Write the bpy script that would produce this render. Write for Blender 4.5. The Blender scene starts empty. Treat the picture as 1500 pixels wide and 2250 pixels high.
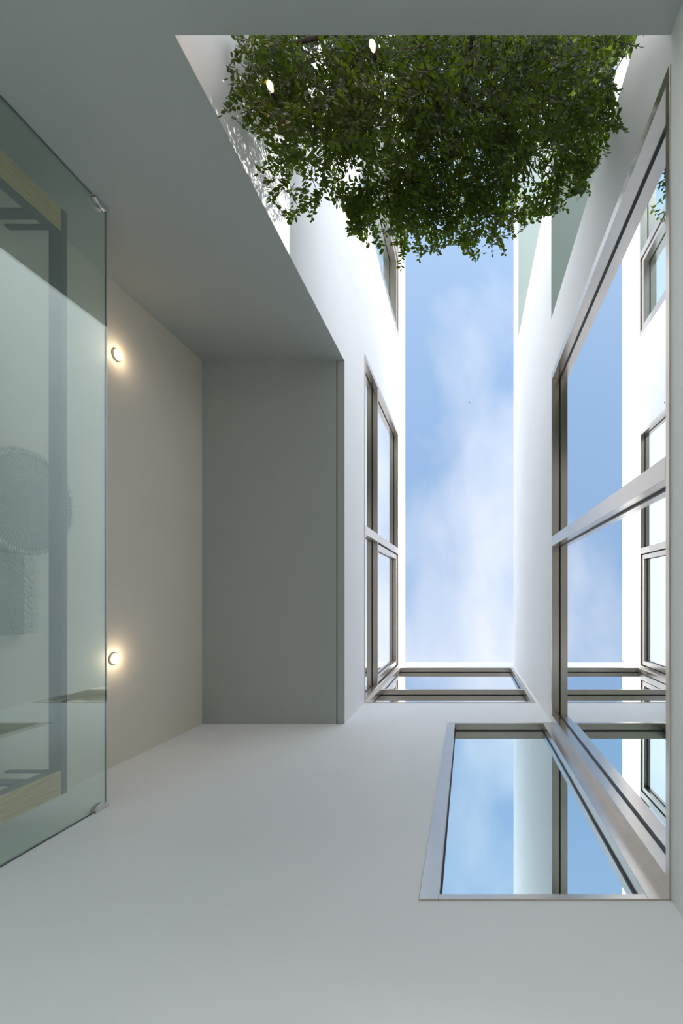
import bpy, math, random
import numpy as np
from mathutils import Vector, Matrix
random.seed(4); rng = np.random.default_rng(4)
S = bpy.context.scene; COL = S.collection

# ------------------------------------------------------------------ camera
# world: z is up, the camera lies low in the court and looks straight up the light well
FPX = 1000.0; VPX, VPY = 1026.0, 1310.5
cd = bpy.data.cameras.new('camera'); cam = bpy.data.objects.new('camera', cd); COL.objects.link(cam)
cam.location = (0, 0, 0); cam.rotation_euler = (math.pi, 0, 0)
cd.sensor_fit = 'HORIZONTAL'; cd.sensor_width = 36; cd.lens = 36 * FPX / 1500
cd.shift_x = -(VPX - 750) / 1500; cd.shift_y = (VPY - 1125) / 1500
cd.clip_start = .02; cd.clip_end = 200
S.camera = cam
S.view_settings.view_transform = 'Standard'; S.view_settings.look = 'None'
S.view_settings.gamma = 1; S.view_settings.use_curve_mapping = False
S.view_settings.exposure = 0.34

# ------------------------------------------------------------------ sky
SUN = Vector((1.951, -.43, 1.10)).normalized()
w = bpy.data.worlds.new('sky'); S.world = w; w.use_nodes = True
nt = w.node_tree; N = nt.nodes; L = nt.links; N.clear()
def nd(t, **k):
    n = N.new(t)
    for a, v in k.items(): setattr(n, a, v)
    return n
out = nd('ShaderNodeOutputWorld'); bg = nd('ShaderNodeBackground'); L.new(bg.outputs[0], out.inputs[0])
tc = nd('ShaderNodeTexCoord'); sep = nd('ShaderNodeSeparateXYZ'); L.new(tc.outputs['Generated'], sep.inputs[0])
def mth(op, a, b=None, c=None, clamp=False):
    m = nd('ShaderNodeMath', operation=op); m.use_clamp = clamp
    for i, v in enumerate((a, b, c)):
        if v is None: continue
        if isinstance(v, (int, float)): m.inputs[i].default_value = v
        else: L.new(v, m.inputs[i])
    return m.outputs[0]
def mix(f, a, b, bt='MIX'):
    m = nd('ShaderNodeMix', data_type='RGBA', blend_type=bt)
    for i, v in ((0, f), (6, a), (7, b)):
        if isinstance(v, (int, float, tuple)): m.inputs[i].default_value = v
        else: L.new(v, m.inputs[i])
    return m.outputs[2]
zc = mth('MAXIMUM', sep.outputs[2], .12)
px = mth('DIVIDE', sep.outputs[0], zc); py = mth('DIVIDE', sep.outputs[1], zc)
cmb = nd('ShaderNodeCombineXYZ'); L.new(px, cmb.inputs[0]); L.new(py, cmb.inputs[1])
mp = nd('ShaderNodeMapping'); mp.inputs['Location'].default_value = (3.3, 1.4, .7); mp.inputs['Scale'].default_value = (1.5, 1.0, 1); mp.inputs['Rotation'].default_value = (0, 0, .5)
L.new(cmb.outputs[0], mp.inputs[0])
nz = nd('ShaderNodeTexNoise'); nz.inputs['Scale'].default_value = 3.0; nz.inputs['Detail'].default_value = 8; nz.inputs['Roughness'].default_value = .48; nz.inputs['Distortion'].default_value = .25
L.new(mp.outputs[0], nz.inputs['Vector'])
# thin cloud thickens towards +x, +y of the sky (a broad veil)
veil = mth('MULTIPLY_ADD', px, 1.0, mth('MULTIPLY', py, .8))
veil = mth('MULTIPLY', mth('TANH', mth('ADD', veil, .20)), .85)
cl = mth('MULTIPLY_ADD', nz.outputs[0], .85, veil)
cl = mth('MULTIPLY', mth('SUBTRACT', cl, .27), 1.9, clamp=True)
cl = mth('SMOOTH_MIN', cl, .92, .2)
hor = mth('POWER', mth('SUBTRACT', 1.0, mth('MAXIMUM', sep.outputs[2], 0.0), clamp=True), 1.5)
blue = mix(hor, (.270, .42, .665, 1), (.88, .92, .95, 1))
dt = nd('ShaderNodeVectorMath', operation='DOT_PRODUCT'); L.new(tc.outputs['Generated'], dt.inputs[0]); dt.inputs[1].default_value = SUN
glow = mth('POWER', mth('MAXIMUM', dt.outputs['Value'], 0.0), 5.0)
col = mix(cl, blue, (.82, .85, .93, 1))
bg_str = mth('MULTIPLY_ADD', glow, .8, mth('MULTIPLY_ADD', hor, 1.35, .94))
L.new(col, bg.inputs[0]); L.new(bg_str, bg.inputs[1])

sd = bpy.data.lights.new('sun', 'SUN'); so = bpy.data.objects.new('sun', sd); COL.objects.link(so)
sd.energy = 3.4; sd.angle = math.radians(.6); sd.color = (1, .965, .90)
so.rotation_euler = SUN.to_track_quat('Z', 'Y').to_euler()

# ------------------------------------------------------------------ materials
def mat(name, col, rough=.5, metal=0, spec=.5, noise=0, nscale=3, bump=0, bscale=40):
    m = bpy.data.materials.new(name); m.use_nodes = True
    t = m.node_tree; b = t.nodes['Principled BSDF']
    b.inputs['Base Color'].default_value = (*col, 1); b.inputs['Roughness'].default_value = rough
    b.inputs['Metallic'].default_value = metal; b.inputs['Specular IOR Level'].default_value = spec
    c = t.nodes.new('ShaderNodeTexCoord')
    if noise:
        n = t.nodes.new('ShaderNodeTexNoise'); n.inputs['Scale'].default_value = nscale; n.inputs['Detail'].default_value = 6
        t.links.new(c.outputs['Object'], n.inputs['Vector'])
        r = t.nodes.new('ShaderNodeValToRGB'); e = r.color_ramp.elements
        e[0].position = .3; e[1].position = .7
        e[0].color = (*[v * (1 - noise) for v in col], 1); e[1].color = (*[min(1, v * (1 + noise * .4)) for v in col], 1)
        t.links.new(n.outputs[0], r.inputs[0]); t.links.new(r.outputs[0], b.inputs['Base Color'])
    if bump:
        n = t.nodes.new('ShaderNodeTexNoise'); n.inputs['Scale'].default_value = bscale; n.inputs['Detail'].default_value = 4
        t.links.new(c.outputs['Object'], n.inputs['Vector'])
        bp = t.nodes.new('ShaderNodeBump'); bp.inputs['Strength'].default_value = bump; bp.inputs['Distance'].default_value = .004
        t.links.new(n.outputs[0], bp.inputs['Height']); t.links.new(bp.outputs[0], b.inputs['Normal'])
    return m
M = {}
M['render'] = mat('smooth white render', (.905, .905, .905), .55, spec=.35, noise=.03, nscale=1.3, bump=.12, bscale=25)
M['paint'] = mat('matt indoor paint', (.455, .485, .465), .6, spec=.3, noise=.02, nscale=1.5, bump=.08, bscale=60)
M['warmpaint'] = mat('warm grey indoor paint', (.78, .72, .62), .6, spec=.3, noise=.02, nscale=1.5, bump=.08, bscale=60)
M['soffit'] = mat('grey green soffit with painted shade', (.40, .48, .45), .6, noise=.03, nscale=2)  # grey green, with the shade under the roof slab put into the colour
M['soffit_dark'] = mat('deeper grey green soffit with painted shade', (.24, .31, .28), .6, noise=.03, nscale=2)  # darker tone: shade below the floor slab is put into the colour
M['stone'] = mat('grey stone paving', (.22, .215, .205), .6, noise=.12, nscale=5, bump=.2, bscale=30)
M['alu'] = mat('champagne anodised aluminium', (.63, .57, .50), .25, metal=.92, noise=.05, nscale=9, bump=.02, bscale=90)
M['gasket'] = mat('black rubber gasket', (.012, .012, .016), .45)
M['steel'] = mat('dark blue grey steel', (.035, .06, .075), .42, metal=.35, noise=.15, nscale=14)
M['chrome'] = mat('chrome clamp', (.72, .70, .70), .16, metal=1)
M['bark'] = mat('brown bark', (.07, .05, .035), .85, noise=.4, nscale=20, bump=.6, bscale=50)
M['ring'] = mat('white lamp ring', (.75, .73, .70), .35)

# oak
m = mat('oak board', (.45, .31, .15), .5); t = m.node_tree; b = t.nodes['Principled BSDF']
c = t.nodes.new('ShaderNodeTexCoord'); mpn = t.nodes.new('ShaderNodeMapping'); mpn.inputs['Scale'].default_value = (40, 40, 3)
n = t.nodes.new('ShaderNodeTexNoise'); n.inputs['Scale'].default_value = 2.5; n.inputs['Detail'].default_value = 8; n.inputs['Distortion'].default_value = .6
r = t.nodes.new('ShaderNodeValToRGB'); e = r.color_ramp.elements
e[0].position = .32; e[1].position = .68; e[0].color = (.58, .34, .12, 1); e[1].color = (.86, .60, .28, 1)
t.links.new(c.outputs['Object'], mpn.inputs[0]); t.links.new(mpn.outputs[0], n.inputs['Vector']); t.links.new(n.outputs[0], r.inputs[0]); t.links.new(r.outputs[0], b.inputs['Base Color'])
M['oak'] = m

# reflective solar glass of the windows (dark rooms behind read as one dark body colour)
def solar(name, tint, body, lo, hi):
    m = bpy.data.materials.new(name); m.use_nodes = True; t = m.node_tree; t.nodes.clear()
    o = t.nodes.new('ShaderNodeOutputMaterial'); mx = t.nodes.new('ShaderNodeMixShader')
    g = t.nodes.new('ShaderNodeBsdfGlossy'); g.inputs['Roughness'].default_value = .0; g.inputs['Color'].default_value = (*tint, 1)
    d = t.nodes.new('ShaderNodeBsdfDiffuse'); d.inputs['Color'].default_value = (*body, 1)
    lw = t.nodes.new('ShaderNodeLayerWeight'); lw.inputs['Blend'].default_value = .35
    mr = t.nodes.new('ShaderNodeMapRange'); mr.inputs['To Min'].default_value = lo; mr.inputs['To Max'].default_value = hi
    t.links.new(lw.outputs['Facing'], mr.inputs[0]); t.links.new(mr.outputs[0], mx.inputs[0])
    t.links.new(d.outputs[0], mx.inputs[1]); t.links.new(g.outputs[0], mx.inputs[2]); t.links.new(mx.outputs[0], o.inputs[0])
    return m
M['solar'] = solar('blue grey solar glass', (.97, .99, 1.0), (.05, .07, .075), .86, .98)
M['solar_green'] = solar('green solar glass', (.84, .97, .99), (.04, .075, .07), .84, .97)

# clear greenish float glass of the screen
m = bpy.data.materials.new('greenish float glass'); m.use_nodes = True; t = m.node_tree; t.nodes.clear()
o = t.nodes.new('ShaderNodeOutputMaterial'); mx = t.nodes.new('ShaderNodeMixShader')
g = t.nodes.new('ShaderNodeBsdfGlossy'); g.inputs['Roughness'].default_value = 0; g.inputs['Color'].default_value = (.93, 1, .97, 1)
tr = t.nodes.new('ShaderNodeBsdfTransparent'); tr.inputs['Color'].default_value = (.90, .97, .945, 1)
lw = t.nodes.new('ShaderNodeLayerWeight'); lw.inputs['Blend'].default_value = .5
pw = t.nodes.new('ShaderNodeMath'); pw.operation = 'POWER'; pw.inputs[1].default_value = 3.0; t.links.new(lw.outputs['Facing'], pw.inputs[0])
fr = t.nodes.new('ShaderNodeMath'); fr.operation = 'MULTIPLY_ADD'; fr.inputs[1].default_value = .95; fr.inputs[2].default_value = .17; t.links.new(pw.outputs[0], fr.inputs[0])
t.links.new(fr.outputs[0], mx.inputs[0]); t.links.new(tr.outputs[0], mx.inputs[1]); t.links.new(g.outputs[0], mx.inputs[2]); t.links.new(mx.outputs[0], o.inputs[0])
M['float'] = m
M['glassedge'] = mat('dark green glass edge', (.03, .07, .08), .15)

# leaves: diffuse + translucent, hue varies leaf by leaf
def leafmat(name, dark, light, trans, by_object=False):
    m = bpy.data.materials.new(name); m.use_nodes = True; t = m.node_tree; t.nodes.clear()
    o = t.nodes.new('ShaderNodeOutputMaterial'); mx = t.nodes.new('ShaderNodeMixShader'); mx.inputs[0].default_value = .30
    p = t.nodes.new('ShaderNodeBsdfPrincipled'); p.inputs['Roughness'].default_value = .42; p.inputs['Specular IOR Level'].default_value = .18
    tl = t.nodes.new('ShaderNodeBsdfTranslucent')
    if by_object:
        gi = t.nodes.new('ShaderNodeObjectInfo'); src = gi.outputs['Random']
    else:
        gi = t.nodes.new('ShaderNodeNewGeometry'); src = gi.outputs['Random Per Island']
    r = t.nodes.new('ShaderNodeValToRGB'); e = r.color_ramp.elements
    e[0].color = (*dark, 1); e[1].color = (*light, 1)
    t.links.new(src, r.inputs[0]); t.links.new(r.outputs[0], p.inputs['Base Color'])
    r2 = t.nodes.new('ShaderNodeValToRGB'); e = r2.color_ramp.elements
    e[0].color = (*[v * .8 for v in trans], 1); e[1].color = (*trans, 1); t.links.new(src, r2.inputs[0]); t.links.new(r2.outputs[0], tl.inputs[0])
    t.links.new(p.outputs[0], mx.inputs[1]); t.links.new(tl.outputs[0], mx.inputs[2]); t.links.new(mx.outputs[0], o.inputs[0])
    return m
LD, LL, LT = (.001, .006, .001), (.016, .040, .004), (.30, .46, .03)
M['leaf'] = leafmat('green leaves', LD, LL, LT)
M['leaf1'] = leafmat('green leaf', LD, LL, LT, True)

def emis(name, col, s):
    m = bpy.data.materials.new(name); m.use_nodes = True; t = m.node_tree; t.nodes.clear()
    o = t.nodes.new('ShaderNodeOutputMaterial'); e = t.nodes.new('ShaderNodeEmission'); e.inputs[0].default_value = (*col, 1); e.inputs[1].default_value = s
    t.links.new(e.outputs[0], o.inputs[0]); return m
M['bulb'] = emis('warm bulb light', (1, .48, .14), 7)
M['lamp'] = emis('warm white lamp light', (1, .74, .42), 7)

# woven fibre
def weave(name, radial):
    m = mat(name, (.42, .45, .42), .8); t = m.node_tree; b = t.nodes['Principled BSDF']; Lk = t.links.new
    c = t.nodes.new('ShaderNodeTexCoord'); sp = t.nodes.new('ShaderNodeSeparateXYZ'); Lk(c.outputs['Object'], sp.inputs[0])
    def mm(op, a, b_=None):
        q = t.nodes.new('ShaderNodeMath'); q.operation = op
        for i, v in enumerate((a, b_)):
            if v is None: continue
            if isinstance(v, (int, float)): q.inputs[i].default_value = v
            else: Lk(v, q.inputs[i])
        return q.outputs[0]
    y, z = sp.outputs[1], sp.outputs[2]
    if radial:
        rr = mm('SQRT', mm('ADD', mm('MULTIPLY', y, y), mm('MULTIPLY', z, z))); an = mm('ARCTAN2', y, z)
        p1 = mm('SINE', mm('ADD', mm('MULTIPLY', an, 84.0), mm('MULTIPLY', rr, 30.0))); p2 = mm('SINE', mm('MULTIPLY', rr, 620.0))
    else:
        p1 = mm('SINE', mm('ADD', mm('MULTIPLY', z, 300.0), mm('MULTIPLY', mm('ABSOLUTE', y), 420.0))); p2 = mm('SINE', mm('MULTIPLY', y, 650.0))
    h = mm('ADD', mm('MULTIPLY', mm('MULTIPLY', p1, .6), 1.0), mm('MULTIPLY', p2, .4))
    r = t.nodes.new('ShaderNodeMapRange'); r.inputs['From Min'].default_value = -1; Lk(h, r.inputs[0])
    cr = t.nodes.new('ShaderNodeValToRGB'); e = cr.color_ramp.elements; e[0].color = (.16, .20, .19, 1); e[1].color = (.36, .40, .37, 1)
    Lk(r.outputs[0], cr.inputs[0]); Lk(cr.outputs[0], b.inputs['Base Color'])
    bp = t.nodes.new('ShaderNodeBump'); bp.inputs['Strength'].default_value = .6; bp.inputs['Distance'].default_value = .004
    Lk(r.outputs[0], bp.inputs['Height']); Lk(bp.outputs[0], b.inputs['Normal'])
    return m
M['weave_round'] = weave('grey woven fibre round', True); M['weave'] = weave('grey woven fibre', False)
M['weave_pale'] = mat('pale woven border', (.72, .73, .69), .8, noise=.3, nscale=60, bump=.5, bscale=120)

# ------------------------------------------------------------------ helpers
class MB:
    def __init__(s): s.v = []; s.f = []
    def box(s, x0, x1, y0, y1, z0, z1):
        x0, x1 = sorted((x0, x1)); y0, y1 = sorted((y0, y1)); z0, z1 = sorted((z0, z1)); k = len(s.v)
        s.v += [(x0,y0,z0),(x1,y0,z0),(x1,y1,z0),(x0,y1,z0),(x0,y0,z1),(x1,y0,z1),(x1,y1,z1),(x0,y1,z1)]
        s.f += [tuple(k+i for i in q) for q in ((0,3,2,1),(4,5,6,7),(0,1,5,4),(1,2,6,5),(2,3,7,6),(3,0,4,7))]; return s
    def tube(s, pts, rads, n=8, cap=True):
        k0 = len(s.v); P = [Vector(p) for p in pts]
        for i, p in enumerate(P):
            d = (P[min(i+1, len(P)-1)] - P[max(i-1, 0)]).normalized()
            u = d.orthogonal().normalized() if i == 0 else (u - d * u.dot(d)).normalized()
            q = d.cross(u); r = rads[i] if hasattr(rads, '__len__') else rads
            for j in range(n):
                a = 2*math.pi*j/n; s.v.append(tuple(p + u*r*math.cos(a) + q*r*math.sin(a)))
        for i in range(len(P)-1):
            for j in range(n):
                a, b = k0+i*n+j, k0+i*n+(j+1) % n; s.f.append((a, b, b+n, a+n))
        if cap: s.f.append(tuple(k0+j for j in reversed(range(n)))); s.f.append(tuple(k0+(len(P)-1)*n+j for j in range(n)))
        return s
    def build(s, name, m, parent=None, loc=(0,0,0), smooth=False, bevel=0):
        me = bpy.data.meshes.new(name); me.from_pydata(s.v, [], s.f); me.update()
        if smooth: me.polygons.foreach_set('use_smooth', [True]*len(me.polygons))
        o = bpy.data.objects.new(name, me); COL.objects.link(o); me.materials.append(M[m]); o.location = loc
        if parent: o.parent = parent
        if bevel:
            md = o.modifiers.new('bevel', 'BEVEL'); md.width = bevel; md.segments = 2; md.limit_method = 'ANGLE'
        return o
def box(*a): return MB().box(*a)
def tag(o, label=None, cat=None, group=None, kind=None):
    for k, v in (('label', label), ('category', cat), ('group', group), ('kind', kind)):
        if v: o[k] = v
    return o
def empty(name, loc):
    o = bpy.data.objects.new(name, None); COL.objects.link(o); o.location = loc; o.empty_display_size = .1; return o

# dimensions (metres, camera at the origin)
H, G, C_, E_, D, A = .80, 1.151, 2.2075, 1.1935, 2.48, 2.0566
ZF = -1.40                                   # ground floor
ZC = 4.2585                                  # soffit of the left bay
Z1a, Z1b = 1.785, 4.29                       # lower corner window
Z2a, Z2b, Z2t = 5.10, 7.586, 5.83            # upper windows, transom
def holed(name, mp_, a0, a1, z0, z1, th, holes, m, front=0.0):
    """a wall slab with real openings; mp_(a, n, z) -> world"""
    A_ = sorted({a0, a1, *[h[0] for h in holes], *[h[1] for h in holes]}); Z_ = sorted({z0, z1, *[h[2] for h in holes], *[h[3] for h in holes]})
    A_ = [a for a in A_ if a0 <= a <= a1]; Z_ = [z for z in Z_ if z0 <= z <= z1]
    na, nz_ = len(A_)-1, len(Z_)-1
    def full(i, j):
        if i < 0 or j < 0 or i >= na or j >= nz_: return False
        ca, cz = (A_[i]+A_[i+1])/2, (Z_[j]+Z_[j+1])/2
        return not any(h[0] < ca < h[1] and h[2] < cz < h[3] for h in holes)
    idx = {}; V = []; F = []
    def vv(i, j, k):
        if (i, j, k) not in idx: idx[(i, j, k)] = len(V); V.append(tuple(mp_(A_[i], front if k == 0 else th, Z_[j])))
        return idx[(i, j, k)]
    for i in range(na):
        for j in range(nz_):
            if not full(i, j): continue
            F.append((vv(i,j,0), vv(i+1,j,0), vv(i+1,j+1,0), vv(i,j+1,0))); F.append((vv(i,j,1), vv(i,j+1,1), vv(i+1,j+1,1), vv(i+1,j,1)))
            if not full(i-1, j): F.append((vv(i,j,0), vv(i,j+1,0), vv(i,j+1,1), vv(i,j,1)))
            if not full(i+1, j): F.append((vv(i+1,j,0), vv(i+1,j,1), vv(i+1,j+1,1), vv(i+1,j+1,0)))
            if not full(i, j-1): F.append((vv(i,j,0), vv(i,j,1), vv(i+1,j,1), vv(i+1,j,0)))
            if not full(i, j+1): F.append((vv(i,j+1,0), vv(i+1,j+1,0), vv(i+1,j+1,1), vv(i,j+1,1)))
    b = MB(); b.v = V; b.f = F; o = b.build(name, m); o['kind'] = 'structure'
    import bmesh
    bm = bmesh.new(); bm.from_mesh(o.data); bmesh.ops.recalc_face_normals(bm, faces=bm.faces); bm.to_mesh(o.data); bm.free()
    return o
def struct(o): o['kind'] = 'structure'; return o
mR = lambda a, n, z: (H + n, a, z)
mL = lambda a, n, z: (-G - n, a, z)
mBk = lambda a, n, z: (a, E_ + n, z)

# ------------------------------------------------------------------ structure
struct(box(-9, 9, -14, 6, ZF-.2, ZF).build('floor', 'stone'))
YL = -2.64; YU = -4.05; RD = 1.29
# right side of the well
holed('wall_right', mR, YL, E_, ZF, 4.60, RD-H, [(-2.09, E_+.01, Z1a, Z1b), (-2.15, 1.05, ZF-.1, 1.15)], 'render')  # unseen ground-level opening added so sun reaches the floor and bounces up
holed('wall_right_upper', mR, YU, E_, 4.60, 7.35, RD-H, [], 'render')
struct(box(H, RD, -9, YL, Z1b+.045, 4.60).build('trim_1', 'render'))
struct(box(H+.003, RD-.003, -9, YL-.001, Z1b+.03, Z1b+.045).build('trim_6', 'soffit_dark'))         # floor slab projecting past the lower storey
struct(box(H, RD, -9, E_, 7.35, 7.86).build('trim_2', 'render'))
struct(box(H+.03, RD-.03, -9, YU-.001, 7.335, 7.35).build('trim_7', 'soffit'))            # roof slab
struct(box(RD-.02, RD+.2, -9, E_, 7.86, 8.55).build('trim_3', 'render'))    # unseen parapet set back on the roof, added to shade the left wall
# end wall (towards the bottom of the picture)
holed('wall_back', mBk, -D-.6, RD, ZF, 8.22, .32, [(-.19, H, Z1a, Z1b+.01), (-G, .765, Z2a, Z2b)], 'render')
# left side of the well, above the soffit, and the same face beyond the cross wall
holed('wall_left_upper', mL, -C_-.006, E_, ZC+.02, 8.46, .45, [(-C_-.03, E_+.01, Z2a, Z2b)], 'render')
holed('wall_left_outer', mL, -10, -C_-.006, ZF, 8.46, 1.9, [(-2.72, -C_, Z2a, Z2b), (-7.0, -4.33, 4.9, 7.60)], 'render')
holed('wall_left', lambda a, n, z: (-D-n, a, z), -C_, E_, ZF, ZC+.3, .6, [], 'warmpaint')
struct(box(-D, -1.2235, -C_, E_, ZC, ZC+.2).build('ceiling', 'paint'))
struct(box(-1.2145, -G, -C_, E_, ZC, ZC+.02).build('trim_4', 'paint'))
struct(box(-1.2235, -1.2145, -C_, E_, ZC+.012, ZC+.02).build('trim_5', 'gasket'))
# low lintel that closes the court towards the garden
holed('wall_front', lambda a, n, z: (a, -C_-n, z), -D, H, ZF, ZC+.02, .006, [(-G, H, 1.79, 9), (-G, H, -9, 1.42)], 'paint')
struct(box(-G, H, -C_-.22, -C_-.006, 1.42, 1.79).build('trim_8', 'render'))


# ------------------------------------------------------------------ windows
def window(name, mp_, a0, a1, z0, z1, label_n, glass='solar', mull=(), trans=(), jamb=(.055, .055), head=.035, sill=.03, rec=.066, sash=(), mw=.09, tw=.05):
    root = empty(name, mp_((a0+a1)/2, 0, z0)); root['kind'] = 'structure'; loc = root.location
    def part(nm, m, lst, bev=0):
        b = MB()
        for (p, q, r, s_, n0, n1) in lst:
            u = mp_(p, n0, r); v = mp_(q, n1, s_); b.box(u[0], v[0], u[1], v[1], u[2], v[2])
        o = b.build(nm, m, root, bevel=bev); o.matrix_parent_inverse = Matrix.Translation(-loc); return o
    n0, n1 = -.007, rec + .03
    ja, jb = jamb
    part('jamb', 'alu', [(a0, a0+ja, z0, z1, n0, n1)], .0015); part('jamb', 'alu', [(a1-jb, a1, z0, z1, n0, n1)], .0015)
    part('head', 'alu', [(a0+ja, a1-jb, z1-head, z1, n0, n1)], .0015); part('sill', 'alu', [(a0+ja, a1-jb, z0, z0+sill, n0, n1)], .0015)
    ac = [a0+ja] + [x for m_ in mull for x in (m_-mw/2, m_+mw/2)] + [a1-jb]
    zc_ = [z0+sill] + [x for t_ in trans for x in (t_, t_+tw)] + [z1-head]
    for m_ in mull: part('mullion', 'alu', [(m_-mw/2, m_+mw/2, z0+sill, z1-head, n0, n1)], .0015)
    for t_ in trans:
        for i in range(0, len(ac), 2): part('transom', 'alu', [(ac[i], ac[i+1], t_, t_+tw, n0+.003, n1)], .0015)
    for i in range(0, len(ac), 2):
        for j in range(0, len(zc_), 2):
            p, q, r, s_ = ac[i], ac[i+1], zc_[j], zc_[j+1]
            if (i//2, j//2) in sash:                      # an opening sash set inside the frame
                g_ = .018; wS = .07
                part('sash', 'alu', [(p+g_, p+g_+wS, r+g_, s_-g_, .012, n1), (q-g_-wS, q-g_, r+g_, s_-g_, .012, n1),
                                     (p+g_+wS, q-g_-wS, r+g_, r+g_+wS, .012, n1), (p+g_+wS, q-g_-wS, s_-g_-wS, s_-g_, .012, n1)], .0015)
                part('gasket', 'gasket', [(p, p+g_, r, s_, .05, .06), (q-g_, q, r, s_, .05, .06), (p, q, r, r+g_, .05, .06), (p, q, s_-g_, s_, .05, .06)])
                p, q, r, s_ = p+g_+wS, q-g_-wS, r+g_+wS, s_-g_-wS
            e = .008
            part('gasket', 'gasket', [(p, p+e, r, s_, rec-.007, rec+.004), (q-e, q, r, s_, rec-.007, rec+.004),
                                      (p+e, q-e, r, r+e, rec-.007, rec+.004), (p+e, q-e, s_-e, s_, rec-.007, rec+.004)])
            part('pane', glass, [(p, q, r, s_, rec, rec+.02)])
    return root
window('window_1', mR, -2.09, E_-.002, Z1a, Z1b, 0, mull=(-.515,), jamb=(.055, .079), head=.035, sill=.035)
window('window_2', mBk, -.19, H-.002, Z1a, Z1b, 0, glass='solar_green', jamb=(.076, .087), head=.03, sill=.03)
window('window_3', mL, -2.72, E_-.002, Z2a, Z2b, 0, mull=(-.75,), trans=(Z2t,), jamb=(.05, .05), sash=((1, 1),), mw=.10)
window('window_4', mBk, -G+.002, .765, Z2a, Z2b, 0, trans=(Z2t-.03,), jamb=(.04, .045), head=.03, sill=.02)
window('window_5', mL, -7.0, -4.33, 4.9, 7.60, 0, glass='solar_green', mull=(-5.65,), jamb=(.06, .06), rec=.12, mw=.11, sash=((1, 0),))

# ------------------------------------------------------------------ glass screen
scr = empty('glass_screen', (-A, (E_-C_)/2, ZF)); tag(scr, 'tall clear greenish glass screen clamped between the two side walls', 'glass panel')
def sub(b, nm, m, root, **k):
    o = b.build(nm, m, root, **k); o.matrix_parent_inverse = Matrix.Translation(-root.location); return o
gy0, gy1, gz = -C_+.006, E_-.006, 2.5962
sub(box(-A-.006, -A+.006, gy0, gy1, ZF, gz-.002), 'pane', 'float', scr)
sub(box(-A-.0058, -A-.001, gy0, gy1, gz-.0045, gz), 'polished_edge', 'glassedge', scr)
for yw, s_ in ((-C_, 1), (E_, -1)):
    zc0 = 2.545
    b = MB()
    prof = [(0, -.045), (0, .045), (.016, .045), (.034, .024), (.036, 0), (.030, -.026), (.012, -.045)]
    for x0, x1 in ((-A+.006, -A+.020), (-A-.020, -A-.006)):
        k = len(b.v)
        for x in (x0, x1):
            for (dy, dz) in prof: b.v.append((x, yw + s_*(dy+.0005), zc0+dz))
        n = len(prof)
        b.f.append(tuple(k+i for i in range(n))); b.f.append(tuple(k+n+i for i in reversed(range(n))))
        for i in range(n): j = (i+1) % n; b.f.append((k+i, k+n+i, k+n+j, k+j))
    c_ = sub(b, 'clamp', 'chrome', scr)
    q = MB().tube([(-A+.020, yw+s_*.018, zc0), (-A+.024, yw+s_*.018, zc0)], .006, 8); o = q.build('screw', 'gasket', c_); o.matrix_parent_inverse = Matrix.Translation(-scr.location)
    sub(box(-A-.008, -A+.008, yw+s_*.0005, yw+s_*.012, 2.578, 2.600), 'end_block', 'gasket', scr)
    sub(box(-A-.004, -A+.004, yw+s_*.0005, yw+s_*.006, ZF, 2.49), 'seal', 'glassedge', scr)

# ------------------------------------------------------------------ steel and oak frame behind the screen
fr_ = empty('portal_frame', (-2.235, -.5, ZF)); tag(fr_, 'blue-grey steel portal frame faced with oak boards behind the glass screen', 'frame')
X0, X1 = -2.27, -2.203
sub(box(X0, X1+.003, -2.108, 1.078, 2.469, 2.506), 'head_rail', 'steel', fr_, bevel=.002)
for (y0, y1, inner, s_) in ((-2.108, -1.984, -1.985, -1), (.942, 1.078, .937, 1)):
    sub(box(X0, X1-.004, y0, y1, ZF, 2.469), 'post', 'steel', fr_)
    sub(box(X1-.004, X1+.003, y0, y1, ZF, 2.466), 'oak_board', 'oak', fr_, bevel=.001)
    sub(box(-2.4795, X0, inner, inner+s_*.012, 2.437, 2.469), 'wall_bracket', 'steel', fr_, bevel=.003)
    sub(box(-2.4795, X0, inner, inner+s_*.012, 2.335 if s_ < 0 else 2.27, 2.40 if s_ < 0 else 2.34), 'wall_bracket', 'steel', fr_, bevel=.003)

# ------------------------------------------------------------------ woven wall pieces
rb = empty('woven_disc', (-D+.001, -.52, 2.52)); tag(rb, 'large round grey woven basket hung on the wall behind the screen', 'basket')
b = MB(); NR, NA = 26, 96; R_ = .287
prof = []
for i in range(NR+1):
    f = i/NR; prof.append((R_*f, .05 + .012*math.cos(f*2.2) + (.0012 if i % 2 else 0)))
prof += [(R_+.004, .035), (R_+.002, .012), (R_-.01, 0)]
for (r_, x_) in prof:
    for j in range(NA):
        a = 2*math.pi*j/NA; b.v.append((x_, r_*math.cos(a), r_*math.sin(a)))
for i in range(len(prof)-1):
    for j in range(NA): k = (j+1) % NA; b.f.append((i*NA+j, i*NA+k, (i+1)*NA+k, (i+1)*NA+j))
b.build('woven_face', 'weave_round', rb)
b = MB()
for j in range(120):                                     # stitches bound over the rim
    a = 2*math.pi*j/120; ca, sa = math.cos(a), math.sin(a); a2 = a+.02
    b.tube([(.058, (R_-.022)*ca, (R_-.022)*sa), (.062, R_*math.cos(a2), R_*math.sin(a2)), (.03, (R_+.008)*math.cos(a2), (R_+.008)*math.sin(a2))], .0032, 4)
tag(b.build('rim_stitching', 'weave_pale', rb), kind='stuff')
sb = empty('woven_square', (-D+.001, -.01, 2.33)); tag(sb, 'square grey woven panel with a pale edge hung beside the round basket', 'basket')
b = MB(); n = 22; hw = .215
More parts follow.
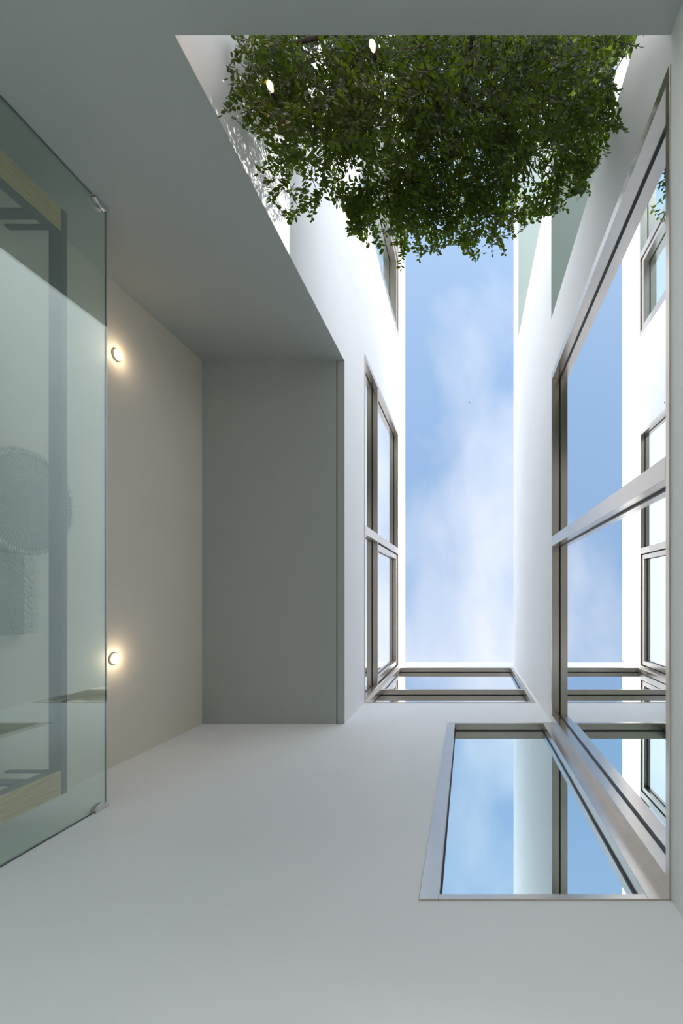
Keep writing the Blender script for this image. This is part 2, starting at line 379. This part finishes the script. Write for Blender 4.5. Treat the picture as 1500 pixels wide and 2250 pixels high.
for i in range(n+1):
    for j in range(n+1):
        y = -hw+2*hw*i/n; z = -hw+2*hw*j/n; b.v.append((.07+.004*((i+j) % 2)+.012*math.cos(y*6)*math.cos(z*6), y, z))
for i in range(n):
    for j in range(n): k = i*(n+1)+j; b.f.append((k, k+n+1, k+n+2, k+1))
b.box(0, .066, -hw, hw, -hw, hw); b.build('woven_face', 'weave', sb)
b = MB(); b.box(.0, .078, -hw, hw, hw-.075, hw+.002)
for i in range(60): y = -hw+.004+(2*hw-.008)*i/59; b.tube([(.079, y, hw-.078), (.082, y+.004, hw-.03), (.076, y, hw+.004)], .0030, 4)
b.build('woven_border', 'weave_pale', sb)

# ------------------------------------------------------------------ small wall lamps
def lathe(b, prof, n=24, axis='x'):
    k = len(b.v)
    for (r_, x_) in prof:
        for j in range(n):
            a = 2*math.pi*j/n; b.v.append((x_, r_*math.cos(a), r_*math.sin(a)) if axis == 'x' else (r_*math.cos(a), r_*math.sin(a), x_))
    for i in range(len(prof)-1):
        for j in range(n): q = (j+1) % n; b.f.append((k+i*n+j, k+i*n+q, k+(i+1)*n+q, k+(i+1)*n+j))
    return b
for (z, y, lab) in ((3.217, -1.706, 'small round warm wall lamp nearer the planted end'), (3.19, .436, 'small round warm wall lamp nearer the plain end wall')):
    r = empty('wall_lamp', (-D+.001, y, z)); tag(r, lab, 'lamp', 'round wall lamps beside the glass screen')
    lathe(MB(), [(.024, 0), (.041, .002), (.041, .010), (.032, .016), (.029, .012), (.026, .006)]).build('ring', 'ring', r, smooth=True)
    lathe(MB(), [(.026, .008), (.024, .020), (.016, .027), (.0005, .030)]).build('bulb', 'lamp', r, smooth=True)
    ld = bpy.data.lights.new('wall_lamp_light', 'POINT'); ld.energy = .7; ld.color = (1, .78, .55); ld.shadow_soft_size = .03
    lo = bpy.data.objects.new('wall_lamp_light', ld); COL.objects.link(lo); lo.parent = r; lo.location = (.07, 0, 0)

# posts carrying the slabs beyond the tree
for k, (x, y) in enumerate(((1.50, -5.05), (1.68, -5.2), (1.86, -5.5))):
    b = box(-.05, .05, -.05, .05, ZF, 7.86)
    o = b.build('post', 'render', None, (x, y, 0), bevel=.004)
    tag(o, ('slim white post behind the tree, nearest the right wall', 'slim white post behind the tree, middle of three', 'slim white post behind the tree, farthest from the wall')[k], 'post', 'white posts behind the tree')

# ------------------------------------------------------------------ tree
POLY = np.array([(470,40),(505,80),(495,150),(505,200),(478,245),(500,262),(560,300),(590,330),(560,385),(590,430),(612,470),(632,492),(662,482),(735,440),(755,462),(765,515),(820,545),(878,592),(902,550),(925,577),(955,560),(1000,538),(1040,572),(1105,560),(1132,520),(1182,482),(1240,466),(1222,440),(1285,428),(1300,390),(1338,342),(1318,305),(1372,288),(1352,205),(1345,150),(1375,120),(1412,100),(1430,40)], float)
THIN = [np.array(p, float) for p in ([(715,352),(800,345),(815,380),(770,440),(700,430)], [(1125,395),(1205,320),(1222,400),(1200,450),(1140,470)], [(590,330),(700,360),(740,440),(640,490),(560,400)], [(820,520),(950,500),(960,580),(880,600)], [(1040,500),(1140,480),(1140,560),(1040,570)], [(505,262),(600,250),(640,330),(560,330)])]
def inside(P, u, v):
    x0, y0 = P[:, 0], P[:, 1]; x1, y1 = np.roll(x0, -1), np.roll(y0, -1); r = np.zeros(len(u), bool)
    for a, b_, c_, d_ in zip(x0, y0, x1, y1):
        with np.errstate(divide='ignore', invalid='ignore'):
            k = ((b_ > v) != (d_ > v)) & (u < (c_-a)*(v-b_)/(d_-b_)+a)
        r ^= k
    return r
def room(Pt, m=0.0):
    """free space the crown may fill"""
    X, Y, Z = Pt.T
    ok = (X > -G+.02+m) & (Z > 1.84) & (Y < -1.85)
    ok &= np.where(Y > YL-.03, X < H-.02-m, (X < RD+.3) & (Z < 4.27) | (X < H-.02-m))
    return ok
def crownpts(n, zlo, zhi):
    """points of the crown volume: a mass that hangs over the garden beam, deeper and higher away from the court"""
    out_ = []
    while sum(map(len, out_)) < n:
        u = rng.uniform(470, 1430, n); v = rng.uniform(40, 600, n); z = rng.uniform(zlo, zhi, n)
        P_ = np.stack([(u-VPX)/FPX*z, (v-VPY)/FPX*z, z], 1)
        k = inside(POLY, u, v) & room(P_, .02)
        th = np.zeros(n, bool)
        for q in THIN: th |= inside(q, u, v)
        k &= ~th | (rng.random(n) < .20)
        cn = np.sin(P_[:, 0]*17+P_[:, 2]*5)+np.sin(P_[:, 1]*19+P_[:, 0]*6+1.3)+np.sin(P_[:, 2]*15+P_[:, 1]*8+.6)
        k &= cn > -.25
        out_.append(P_[k])
    return np.concatenate(out_)[:n]
starts = np.concatenate([crownpts(2150, 1.9, 2.7), crownpts(1650, 2.3, 3.2)])
# template leaf: a pointed oval, folded along the midrib
LV = np.array([(0,0,0), (.28,.23,.05), (.62,.22,.045), (1,0,-.05), (.62,-.22,.045), (.28,-.23,.05), (.45,0,-.02)], float)
LF = [(0,1,6), (1,2,6), (2,3,6), (3,4,6), (4,5,6), (5,0,6)]
lp, ld_, ln_, ls = [], [], [], []; tw = MB()
for p0 in starts:
    d = Vector((rng.normal(0, .55), .45+rng.normal(0, .5), -.35+rng.normal(0, .45))).normalized()
    Ls = rng.uniform(.10, .26); n = int(Ls/.0165); p = Vector(p0) - d*Ls*.7; pts = [p.copy()]
    side = d.cross(Vector((0, 0, 1))).normalized(); upn = side.cross(d)
    roll = rng.uniform(-.7, .7); s2 = side*math.cos(roll)+upn*math.sin(roll); u2 = s2.cross(d)
    for i in range(n):
        d = (d + Vector((0, .01, -.03))).normalized(); p = p + d*(Ls/n); pts.append(p.copy())
        sg = 1 if i % 2 else -1
        dir_ = (d*.55 + s2*sg*.85 + Vector(rng.normal(0, .18, 3))).normalized()
        if i == n-1: dir_ = d
        nn = (u2 + Vector(rng.normal(0, .35, 3))).normalized()
        lp.append(p); ld_.append(dir_); ln_.append(nn); ls.append(rng.uniform(.020, .042))
    pm = np.array([tuple(pts[0]), tuple(pts[-1])]); uu = VPX+pm[:, 0]/pm[:, 2]*FPX; vv_ = VPY+pm[:, 1]/pm[:, 2]*FPX
    if inside(POLY, uu, vv_).all() and room(pm, .02).all(): tw.tube([pts[0], pts[len(pts)//2], pts[-1]], [.0022, .0017, .0009], 3, cap=False)
forced = len(lp)
# long shoots that droop out of the crown
for (u0, v0, u1, v1, z) in ((716,290,712,400,2.25), (712,395,686,482,2.25), (640,380,592,432,2.2), (660,330,572,384,2.2), (700,430,640,486,2.25), (600,250,566,298,2.0), (545,195,482,250,1.98), (785,440,768,514,2.5), (880,500,884,590,2.85), (905,490,925,572,2.9),
                            (940,500,957,558,2.9), (1020,490,1043,570,2.95), (1075,500,1112,556,2.95), (1120,460,1128,520,2.8), (1150,430,1186,482,2.7), (1180,400,1243,464,2.6), (1255,350,1290,426,2.45), (1280,330,1262,420,2.4), (1300,260,1332,340,2.25),
                            (1310,255,1368,288,2.05), (1330,170,1352,205,2.0), (1340,90,1408,100,1.9), (820,470,835,545,2.6), (760,400,738,440,2.4)):
    q0 = Vector(((u0-VPX)/FPX*z*1.04, (v0-VPY)/FPX*z*1.04, z*1.04)); q1 = Vector(((u1-VPX)/FPX*z, (v1-VPY)/FPX*z, z)); n = max(6, int((q1-q0).length/.0155)); pts = []
    s2 = (q1-q0).normalized().cross(Vector((0, 0, 1))).normalized()
    for i in range(n+1):
        f = i/n; p = q0.lerp(q1, f) + s2*.012*math.sin(f*4+u0) ; pts.append(p); sg = 1 if i % 2 else -1
        for _ in range(2 if i < n*.7 else 1):
            dir_ = ((q1-q0).normalized()*.6 + s2*sg*.8 + Vector(rng.normal(0, .25, 3))).normalized() if i < n else (q1-q0).normalized()
            lp.append(p); ld_.append(dir_); ln_.append(Vector((rng.normal(0, .4), rng.normal(0, .4), 1)).normalized()); ls.append(rng.uniform(.024, .038)); sg = -sg
    tw.tube([pts[0], pts[n//2], pts[-1]], [.0028, .0022, .001], 4, cap=False)
lp = np.array(lp); ld_ = np.array(ld_); ln_ = np.array(ln_); ls = np.array(ls)
tip = lp + ld_*ls[:, None]
uu = VPX+tip[:, 0]/tip[:, 2]*FPX; vv_ = VPY+tip[:, 1]/tip[:, 2]*FPX
keep = inside(POLY, uu, vv_) & room(tip, 0) & room(lp, 0)
keep[forced:] = (tip[forced:, 0] < H-.01) & (tip[forced:, 0] > -G+.01) & (lp[forced:, 2] > 1.82)
lp, ld_, ln_, ls, uu, vv_ = (a[keep] for a in (lp, ld_, ln_, ls, uu, vv_))
sd_ = np.cross(ln_, ld_); sd_ /= np.linalg.norm(sd_, axis=1)[:, None]; nn_ = np.cross(ld_, sd_)
print('leaves', len(lp))
# the leaves that read singly along the fringe: lowest in front, near the outline
dist = np.full(len(lp), 1e9)
for i in range(len(POLY)):
    a, b_ = POLY[i], POLY[(i+1) % len(POLY)]
    if a[1] < 60 and b_[1] < 110: continue
    ab = b_-a; tt = np.clip(((uu-a[0])*ab[0]+(vv_-a[1])*ab[1])/ab.dot(ab), 0, 1)
    dist = np.minimum(dist, np.hypot(uu-a[0]-tt*ab[0], vv_-a[1]-tt*ab[1]))
score = dist + lp[:, 2]*14; order = np.argsort(score); sing = np.zeros(len(lp), bool); sing[order[:300]] = True
tree = empty('leafy_tree', (.1, -3.1, ZF)); tag(tree, 'dense small-leaved green tree overhanging the court above the beam', 'tree')
def leafmesh(name, idx):
    n = len(idx); P_ = lp[idx][:, None, :] + ls[idx][:, None, None]*(LV[None, :, 0:1]*ld_[idx][:, None, :] + LV[None, :, 1:2]*sd_[idx][:, None, :] + LV[None, :, 2:3]*nn_[idx][:, None, :])
    F_ = (np.array(LF)[None] + (np.arange(n)*7)[:, None, None]).reshape(-1, 3)
    me = bpy.data.meshes.new(name); me.vertices.add(n*7); me.vertices.foreach_set('co', P_.reshape(-1).astype(np.float32))
    me.loops.add(len(F_)*3); me.loops.foreach_set('vertex_index', F_.reshape(-1).astype(np.int32))
    me.polygons.add(len(F_)); me.polygons.foreach_set('loop_start', np.arange(0, len(F_)*3, 3, dtype=np.int32)); me.polygons.foreach_set('loop_total', np.full(len(F_), 3, dtype=np.int32))
    me.update(calc_edges=True); me.validate(); return me
me = leafmesh('foliage', np.where(~sing)[0]); me.materials.append(M['leaf'])
fo = bpy.data.objects.new('foliage', me); COL.objects.link(fo); fo.parent = tree; fo.matrix_parent_inverse = Matrix.Translation(-tree.location); fo['kind'] = 'stuff'
lm = bpy.data.meshes.new('leaf'); lm.from_pydata([tuple(v) for v in LV], [], LF); lm.materials.append(M['leaf1'])
for i in np.where(sing)[0]:
    o = bpy.data.objects.new('leaf', lm); COL.objects.link(o); o.parent = tree
    mt = Matrix(((ld_[i][0], sd_[i][0], nn_[i][0], 0), (ld_[i][1], sd_[i][1], nn_[i][1], 0), (ld_[i][2], sd_[i][2], nn_[i][2], 0), (0, 0, 0, 1)))
    o.matrix_parent_inverse = Matrix.Identity(4); o.matrix_basis = Matrix.Translation(Vector(lp[i])-tree.location) @ mt @ Matrix.Scale(float(ls[i]), 4)
o = sub(tw, 'twigs', 'bark', tree); o['kind'] = 'stuff'
sub(MB().tube([(.1, -3.1, ZF), (.12, -3.05, .2), (.05, -3.1, 1.5), (.1, -3.15, 2.3), (.0, -3.2, 2.9)], [.09, .075, .065, .05, .03], 10), 'trunk', 'bark', tree, smooth=True)
for q in ([(.06,-3.1,1.6), (-.25,-2.9,2.0), (-.55,-2.75,2.2), (-.8,-2.55,2.1)], [(.08,-3.12,1.9), (.35,-2.9,2.3), (.5,-2.6,2.4), (.6,-2.4,2.3)], [(.1,-3.14,2.1), (.0,-2.8,2.5), (-.1,-2.5,2.6), (-.15,-2.35,2.6)],
          [(.08,-3.15,2.2), (.25,-2.95,2.6), (.3,-2.7,2.8), (.3,-2.45,2.8)], [(.05,-3.15,2.3), (-.3,-3.1,2.7), (-.55,-2.9,2.8)], [(.1,-3.1,2.0), (.5,-3.1,2.4), (.8,-3.0,2.6)], [(.03,-3.18,2.6), (-.1,-3.4,2.9), (-.2,-3.5,3.1)]):
    n = len(q); sub(MB().tube(q, [.028-.02*i/(n-1) for i in range(n)], 7), 'branch', 'bark', tree, smooth=True)

# bulbs hung in the tree
for (u, v, z, lab) in ((593, 188, 1.99, 'warm glowing bulb hung in the leaves near the left wall'), (818, 99, 1.93, 'warm glowing bulb hung in the leaves near the top beam')):
    r = empty('garden_bulb', ((u-VPX)/FPX*z, (v-VPY)/FPX*z, z)); tag(r, lab, 'light bulb', 'warm bulbs hung in the tree')
    lathe(MB(), [(.0005, -.018), (.008, -.016), (.013, -.007), (.013, .004), (.008, .018), (.006, .024)], 14, 'z').build('glass_bulb', 'bulb', r, smooth=True)
    lathe(MB(), [(.0005, .022), (.010, .022), (.010, .05), (.003, .055), (.0005, .055)], 12, 'z').build('socket', 'gasket', r, smooth=True)
    MB().tube([(0, 0, .055), (.01, -.05, .35), (.0, -.1, .7)], .0025, 5).build('cord', 'gasket', r)
    ld = bpy.data.lights.new('bulb_light', 'POINT'); ld.energy = .25; ld.color = (1, .6, .28); ld.shadow_soft_size = .02
    lo = bpy.data.objects.new('bulb_light', ld); COL.objects.link(lo); lo.parent = r; lo.location = (0, 0, -.04)
